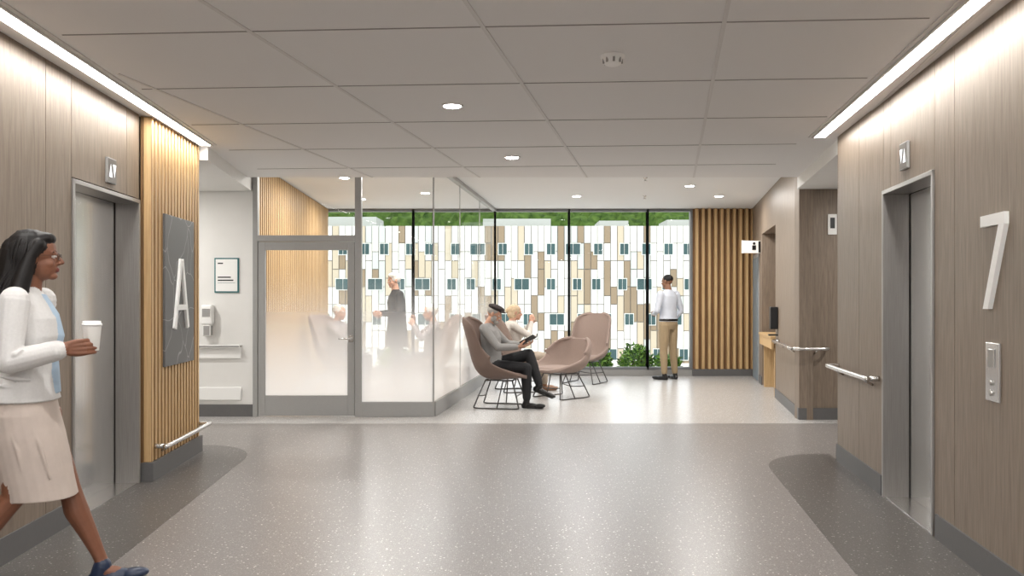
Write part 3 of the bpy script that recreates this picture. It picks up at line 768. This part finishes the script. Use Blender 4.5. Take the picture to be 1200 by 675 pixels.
for yy_, x0_, x1_ in ((-0.15, 0.06, 0.13), (-0.165, -0.02, 0.03), (-0.14, 0.10, -0.03)):
    F.limb([(x0_-0.03, yy_*0.98, 0.86), ((x0_+x1_)/2, yy_*1.02, 0.70), (x1_, yy_*0.93, 0.56)], [0.004, 0.009, 0.004], WS, n=8)
rows = [(0.90, 0.176, 0.146, -0.012), (0.93, 0.170, 0.136, -0.010), (1.02, 0.142, 0.114, 0.0), (1.10, 0.138, 0.110, 0.004), (1.19, 0.150, 0.124, 0.016), (1.27, 0.156, 0.118, 0.010), (1.335, 0.150, 0.092, 0.0), (1.385, 0.105, 0.066, -0.004), (1.41, 0.062, 0.052, 0.0)]
F.loft([((o, 0, z), (d, 0, 0), (0, w, 0)) for z, w, d, o in rows], WJ)
for a_, c_ in (((-0.06, -0.17, 1.02), (0.05, -0.145, 1.0)), ((-0.07, -0.155, 0.98), (0.07, -0.13, 0.95)), ((-0.05, -0.20, 1.16), (0.02, -0.255, 1.12)), ((0.0, -0.25, 1.10), (0.05, -0.25, 1.14))):
    F.limb([a_, V(a_).lerp(V(c_), 0.5)+V((0, -0.004, 0)), c_], [0.006, 0.012, 0.005], WJ, n=8)
rows = [(0.93, 0.060, 0.10, 0.040), (1.08, 0.055, 0.09, 0.040), (1.19, 0.06, 0.10, 0.055), (1.29, 0.05, 0.09, 0.042), (1.38, 0.035, 0.06, 0.018)]
F.loft([((o, 0.0, z), (d, 0, 0), (0, w, 0)) for z, w, d, o in rows], WB)
elR, wrR = V((-0.015, -0.215, 1.085)), V((0.205, -0.195, 1.140))
F.limb([shR, shR.lerp(elR, 0.5), elR], [0.062, 0.056, 0.050], WJ); F.limb([elR, elR.lerp(wrR, 0.45), elR.lerp(wrR, 0.86)], [0.050, 0.049, 0.044], WJ)
F.limb([elR.lerp(wrR, 0.80), wrR], [0.028, 0.024], SKIN_D)
hand(F, wrR, (1, 0.10, 0.08), (0.0, 1, 0.0), SKIN_D, curl=(38, 48, 30), side=1, sc=0.95, thumb=(0.55, 0.25, 0.85))
elL, wrL = V((-0.08, 0.215, 1.08)), V((0.03, 0.235, 0.86))
F.limb([shL, shL.lerp(elL, 0.5), elL], [0.062, 0.056, 0.048], WJ); F.limb([elL, elL.lerp(wrL, 0.5), elL.lerp(wrL, 0.88)], [0.048, 0.046, 0.040], WJ); F.limb([elL.lerp(wrL, 0.8), wrL], [0.028, 0.023], SKIN_D)
hand(F, wrL, (0.15, 0.0, -1), (0, -1, 0), SKIN_D, side=1, sc=0.95)
F.limb([(0.0, 0, 1.37), (0.02, 0, 1.47)], [0.054, 0.045], SKIN_D)
hc = V((0.042, 0, 1.548)); P, R = head(F, hc, (1, 0.12, 0.02), (-0.03, 0, 1), SKIN_D, LIPD, HB, sc=0.97)
F.ell(P(-0.030, 0, 0.045), (0.100, 0.084, 0.088), HB, R); F.ell(P(-0.055, 0, -0.01), (0.080, 0.086, 0.10), HB, R)
F.ell(P(0.02, 0.0, 0.088), (0.060, 0.064, 0.034), HB, R)
for s in (1, -1):
    F.limb([P(0.015, s*0.060, 0.06), P(-0.020, s*0.078, 0.0), P(-0.045, s*0.084, -0.08), P(-0.07, s*0.095, -0.17), P(-0.10, s*0.095, -0.25)], [0.028, 0.026, 0.036, 0.040, 0.022], HB)
F.limb([P(-0.08, 0, 0.03), P(-0.095, 0, -0.08), P(-0.125, 0, -0.18), P(-0.15, 0, -0.27), P(-0.155, 0, -0.33)], [0.072, 0.080, 0.083, 0.07, 0.035], HB)
body = F.build('body', 0.0042, e, 2)
b = B(); rr = random.Random(5)
for k in range(170):
    a = math.radians(rr.uniform(62, 298)); rx = 0.098; ry = 0.086
    top = P(-0.030+rx*0.5*math.cos(a), ry*0.5*math.sin(a), 0.125)
    q1 = P(-0.035+rx*1.0*math.cos(a), ry*1.03*math.sin(a), 0.05); q2 = P(-0.055+0.090*math.cos(a), 0.090*math.sin(a), -0.05)
    dn = rr.uniform(-0.22, -0.36); w = rr.uniform(-0.012, 0.012)
    q3 = P(-0.100+0.094*math.cos(a)+w, 0.100*math.sin(a), -0.16); q4 = P(-0.135+0.085*math.cos(a)-w, 0.10*math.sin(a)+w, dn)
    b.tube([T @ p for p in smoothpath([top, q1, q2, q3, q4], 4)], [0.0035]*4+[0.004]*9+[0.003]*3+[0.001], HB, 5)
b.done('hair_strands', parent=e)
b = B(); gm = mat('glasses_frame', (60, 40, 30), 0.3)
for s in (1, -1):
    cc = [P(0.094, s*0.034+0.021*math.cos(t*math.pi/8), 0.003+0.016*math.sin(t*math.pi/8)) for t in range(17)]
    b.tube([T @ p for p in cc], 0.0013, gm, 6); b.tube([T @ P(0.093, s*0.055, 0.008), T @ P(0.0, s*0.080, 0.008)], 0.0013, gm, 6)
b.tube([T @ P(0.097, 0.012, 0.006), T @ P(0.097, -0.012, 0.006)], 0.0013, gm, 6)
b.done('eyeglasses', parent=e)
b = B(); PC = mat('paper_cup', (228, 226, 222), 0.6, var=0.01); PL = mat('cup_lid', (240, 240, 240), 0.35, var=0.0)
b.lathe([(0.001, -0.058), (0.029, -0.058), (0.030, -0.056), (0.040, 0.055), (0.0405, 0.058)], PC)
b.lathe([(0.0425, 0.054), (0.0435, 0.058), (0.0425, 0.062), (0.0385, 0.064), (0.0375, 0.073), (0.036, 0.075), (0.033, 0.070), (0.001, 0.070)], PL)
cupP = T @ (wrR+V((0.096, 0.054, 0.045)))
b.done('coffee_cup', Matrix.Translation(cupP))

# ---- generic dressed man/woman
def clothed(name, T, J, C, voxel=0.006, female=False, extra=None):
    e = empty(name); F = Fig(T)
    g = 0.92 if female else 1.0
    hl_, hr_ = V(J['hipL']), V(J['hipR']); sl, sr = V(J['shL']), V(J['shR']); pel = (hl_+hr_)/2; nk = V(J['neck'])
    rows = [(-0.12, 0.150*g, 0.105, 0), (0.0, 0.172, 0.122, 0), (0.12, 0.165*g, 0.118, 0)]
    torso(F, pel, nk, hl_-hr_, sl-sr, rows, C['bottom'])
    rows = [(0.10, 0.172*g, 0.128, 0), (0.25, 0.158*g, 0.118, 0.006), (0.45, 0.160*g, 0.118, 0.01), (0.65, 0.178*g, 0.125, 0.012), (0.82, 0.175*g, 0.108, 0.0), (0.93, 0.125*g, 0.078, -0.008), (1.0, 0.07, 0.058, 0)]
    torso(F, pel, nk, hl_-hr_, sl-sr, rows, C['top'])
    for s in ('L', 'R'):
        sh, el, wr = V(J['sh'+s]), V(J['el'+s]), V(J['wr'+s])
        F.limb([sh, sh.lerp(el, 0.5), el], [0.066*g, 0.056*g, 0.048*g], C['top'])
        F.limb([el, el.lerp(wr, 0.4), el.lerp(wr, 0.9)], [0.048*g, 0.045*g, 0.036*g], C['top'])
        F.limb([el.lerp(wr, 0.8), wr], [0.027, 0.025], C['skin'])
        hd, pn, cu, sd = J['hand'+s]
        hand(F, wr, hd, pn, C['skin'], curl=cu, side=sd, sc=1.02*g)
        hip, kn, an = V(J['hip'+s]), V(J['kn'+s]), V(J['an'+s])
        F.limb([hip, hip.lerp(kn, 0.5), kn], [0.098, 0.086, 0.066], C['bottom'])
        F.limb([kn, kn.lerp(an, 0.35), kn.lerp(an, 0.9)], [0.066, 0.064, 0.050], C['bottom'])
        F.limb([kn.lerp(an, 0.85), an], [0.034, 0.032], C.get('sock', C['shoe']))
        shoe(F, an, J['foot'+s], C['shoe'], C['shoe'], L=0.27*g)
    hd = V(J['head']); F.limb([nk-V((0, 0, 0.02)), nk.lerp(hd, 0.6)], [0.060*g, 0.052*g], C['skin'])
    P, R = head(F, hd, J['face'], J.get('hup', (0, 0, 1)), C['skin'], C['lip'], C['hair'])
    if extra: extra(F, P, R)
    F.build('body', voxel, e, 2)
    return e, P
LIPL = mat('lip_light', (178, 112, 100), 0.4)
GREYH = mat('grey_hair', (160, 156, 150), 0.8, var=0.15, scale=90); BLOND = mat('blonde_hair', (204, 180, 148), 0.7, var=0.2, scale=60); WHITEH = mat('white_hair', (214, 211, 206), 0.8)
SWEAT = mat('grey_sweater', (144, 142, 140), 0.9, spec=0.2, var=0.08, scale=120, bump=0.2); BLK = mat('black_trousers', (26, 26, 29), 0.8, var=0.1); BSH = mat('black_leather', (18, 17, 17), 0.35)
CAP = mat('tweed_cap', (52, 44, 42), 0.9, var=0.2, scale=200)
WSH = mat('white_shirt', (206, 211, 221), 0.8, var=0.03, scale=20); KHAKI = mat('khaki_chino', (160, 140, 110), 0.85, var=0.05, scale=60)
def man_extra(F, P, R):
    F.ell(P(-0.018, 0, 0.035), (0.094, 0.079, 0.075), GREYH, R)
    F.ell(P(-0.005, 0, 0.085), (0.112, 0.092, 0.040), CAP, R); F.ell(P(0.085, 0, 0.062), (0.050, 0.066, 0.012), CAP, R)
    F.ell(P(0.052, 0, -0.082), (0.040, 0.046, 0.038), GREYH, R)
    for s in (1, -1): F.ell(P(0.025, s*0.054, -0.050), (0.036, 0.016, 0.042), GREYH, R)
    F.ell(P(0.088, 0, -0.045), (0.010, 0.030, 0.007), GREYH, R)
J = dict(hipL=(0, 0.09, 0.50), hipR=(0, -0.09, 0.50), shL=(-0.06, 0.185, 0.985), shR=(-0.06, -0.185, 0.985), neck=(-0.045, 0, 1.05), head=(0.03, 0, 1.165),
         face=(1, -0.05, -0.38), hup=(0.36, 0, 1), elL=(0.14, 0.245, 0.78), elR=(0.13, -0.25, 0.76), wrL=(0.365, 0.115, 0.77), wrR=(0.36, -0.13, 0.76),
         handL=((1, -0.12, 0.12), (0, -0.25, 1), (22, 30, 25), 1), handR=((1, 0.12, 0.12), (0, 0.25, 1), (22, 30, 25), -1),
         knL=(0.47, 0.02, 0.665), anL=(0.62, -0.06, 0.28), footL=(0.93, -0.12, -0.35), knR=(0.46, -0.11, 0.50), anR=(0.47, -0.13, 0.095), footR=(1, -0.08, 0))
C = dict(skin=SKIN_L, lip=LIPL, hair=GREYH, top=SWEAT, bottom=BLK, shoe=BSH)
TM = place(-0.25, 10.78, -12)
clothed('seated_man', TM, J, C, 0.006, extra=man_extra)
b = B()
for s in (1, -1):
    TT = Matrix.Rotation(s*math.radians(14), 4, 'X') @ Matrix.Scale(s, 4, (0, 1, 0))
    b.box((-0.10, 0.0, -0.006), (0.10, 0.15, 0.006), mat('book_cover', (28, 27, 30), 0.5), 0.002, T=TT)
    b.box((-0.094, 0.004, 0.006), (0.094, 0.144, 0.016), mat('book_pages', (232, 228, 218), 0.8), 0.001, T=TT)
b.done('open_book', TM @ Matrix.Translation((0.485, -0.01, 0.835)) @ Matrix.Rotation(math.radians(-28), 4, 'Y'))

def st_extra(F, P, R):
    F.ell(P(-0.022, 0, 0.042), (0.092, 0.079, 0.080), HB, R)
    F.loft([((0, 0, 0.985), (0.132, 0, 0), (0, 0.176, 0)), ((0, 0, 1.02), (0.132, 0, 0), (0, 0.176, 0))], BSH)
J = dict(hipL=(0, 0.095, 0.92), hipR=(0, -0.095, 0.92), shL=(0.0, 0.195, 1.43), shR=(0.0, -0.195, 1.43), neck=(0.0, 0, 1.51), head=(0.03, 0, 1.645), face=(1, 0.25, -0.12), hup=(0.1, 0, 1),
         elL=(0.02, 0.255, 1.16), elR=(-0.03, -0.29, 1.16), wrL=(0.22, 0.12, 1.10), wrR=(0.10, -0.21, 0.97),
         handL=((1, -0.5, 0.1), (0, -1, 0.2), (30, 35, 25), -1), handR=((1, 0.35, -0.35), (0, 1, 0), (30, 30, 20), 1),
         knL=(0.02, 0.10, 0.50), anL=(-0.01, 0.11, 0.09), footL=(1, 0.2, 0), knR=(0.0, -0.11, 0.50), anR=(-0.03, -0.13, 0.09), footR=(1, -0.3, 0))
C = dict(skin=SKIN_M, lip=LIPD, hair=HB, top=WSH, bottom=KHAKI, shoe=BSH)
TS = place(2.63, 14.35, 128)
clothed('standing_man', TS, J, C, 0.0065, extra=st_extra)

def bl_extra(F, P, R):
    F.ell(P(-0.022, 0, 0.03), (0.100, 0.085, 0.092), BLOND, R); F.ell(P(-0.045, 0, -0.03), (0.075, 0.080, 0.075), BLOND, R); F.ell(P(-0.11, 0, 0.02), (0.04, 0.04, 0.045), BLOND, R)
J2 = dict(hipL=(0, 0.085, 0.50), hipR=(0, -0.085, 0.50), shL=(-0.04, 0.165, 0.965), shR=(-0.04, -0.165, 0.965), neck=(-0.02, 0, 1.035), head=(0.03, 0, 1.155),
          face=(1, -0.1, -0.1), elL=(0.17, 0.20, 0.80), elR=(0.18, -0.20, 0.82), wrL=(0.28, 0.07, 0.98), wrR=(0.26, -0.07, 1.02),
          handL=((0.2, -0.3, 1), (0.2, -1, 0), (35, 40, 30), -1), handR=((0.1, 0.3, 1), (0.2, 1, 0), (35, 40, 30), 1),
          knL=(0.44, 0.09, 0.50), anL=(0.45, 0.09, 0.09), footL=(1, 0, 0), knR=(0.44, -0.09, 0.50), anR=(0.45, -0.10, 0.09), footR=(1, 0, 0))
C2 = dict(skin=SKIN_L, lip=LIPL, hair=BLOND, top=mat('cream_cardigan', (210, 204, 196), 0.9), bottom=mat('beige_trousers', (180, 166, 150), 0.9), shoe=mat('tan_leather', (150, 110, 80), 0.5))
clothed('seated_woman', place(0.02, 12.6, 15), J2, C2, 0.007, female=True, extra=bl_extra)
def wh_extra(F, P, R):
    F.ell(P(-0.022, 0, 0.035), (0.098, 0.082, 0.088), WHITEH, R)
C3 = dict(skin=SKIN_L, lip=LIPL, hair=WHITEH, top=mat('grey_blouse', (150, 142, 142), 0.9), bottom=mat('grey_trousers', (90, 88, 92), 0.9), shoe=BSH)
clothed('seated_woman', place(-1.15, 12.3, 190), J2, C3, 0.009, female=True, extra=wh_extra)
clothed('seated_woman', place(-2.57, 12.6, -20), J2, C3, 0.009, female=True, extra=wh_extra)
BLKC = mat('black_coat', (16, 16, 19), 0.85)
def coat_extra(F, P, R):
    F.ell(P(-0.022, 0, 0.035), (0.098, 0.084, 0.088), WHITEH, R); F.ell(P(0, 0, 0.075), (0.085, 0.083, 0.05), WHITEH, R)
    F.loft([((0, 0, 0.62), (0.17, 0, 0), (0, 0.205, 0)), ((0, 0, 0.85), (0.155, 0, 0), (0, 0.20, 0)), ((0, 0, 1.1), (0.135, 0, 0), (0, 0.185, 0)), ((0, 0, 1.3), (0.13, 0, 0), (0, 0.19, 0)), ((0, 0, 1.42), (0.10, 0, 0), (0, 0.17, 0))], BLKC)
J = dict(hipL=(0, 0.09, 0.94), hipR=(0, -0.09, 0.94), shL=(0.0, 0.19, 1.42), shR=(0.0, -0.19, 1.42), neck=(0.02, 0, 1.50), head=(0.05, 0, 1.64), face=(1, 0.25, -0.1),
         elL=(0.03, 0.27, 1.14), elR=(0.03, -0.27, 1.14), wrL=(0.25, 0.12, 1.12), wrR=(0.25, -0.12, 1.14),
         handL=((1, -0.4, 0), (0, -1, 0), (30, 35, 25), -1), handR=((1, 0.4, 0), (0, 1, 0), (30, 35, 25), 1),
         knL=(0.0, 0.10, 0.50), anL=(-0.01, 0.11, 0.09), footL=(1, 0.1, 0), knR=(0.0, -0.10, 0.50), anR=(-0.01, -0.11, 0.09), footR=(1, -0.1, 0))
C = dict(skin=SKIN_L, lip=LIPL, hair=WHITEH, top=BLKC, bottom=BLK, shoe=BSH)
clothed('standing_person_in_coat', place(-1.78, 13.2, 200), J, C, 0.007, extra=coat_extra)

# ------------------------------------------------------------------ world, sun, camera
w = bpy.data.worlds.new('World'); scene.world = w; w.use_nodes = True
nt = w.node_tree; bg = nt.nodes['Background']
bg.inputs['Color'].default_value = (0.93, 0.965, 1.0, 1); bg.inputs['Strength'].default_value = 2.0
sun = bpy.data.lights.new('sun', 'SUN'); sun.energy = 1.1; sun.angle = math.radians(1); sun.color = (1, 0.96, 0.88)
so = bpy.data.objects.new('sun', sun); COL.objects.link(so)
so.rotation_euler = V((0.45, 0.75, -0.95)).to_track_quat('-Z', 'Y').to_euler()
cam = bpy.data.cameras.new('camera'); co = bpy.data.objects.new('camera', cam); COL.objects.link(co)
co.location = (0, 0, 1.36); co.rotation_euler = (math.radians(90), 0, 0); cam.lens = 30; cam.sensor_width = 36; cam.shift_y = 12.5/1200
cam.clip_end = 600; scene.camera = co
scene.view_settings.view_transform = 'Standard'
scene.view_settings.exposure = 0.15
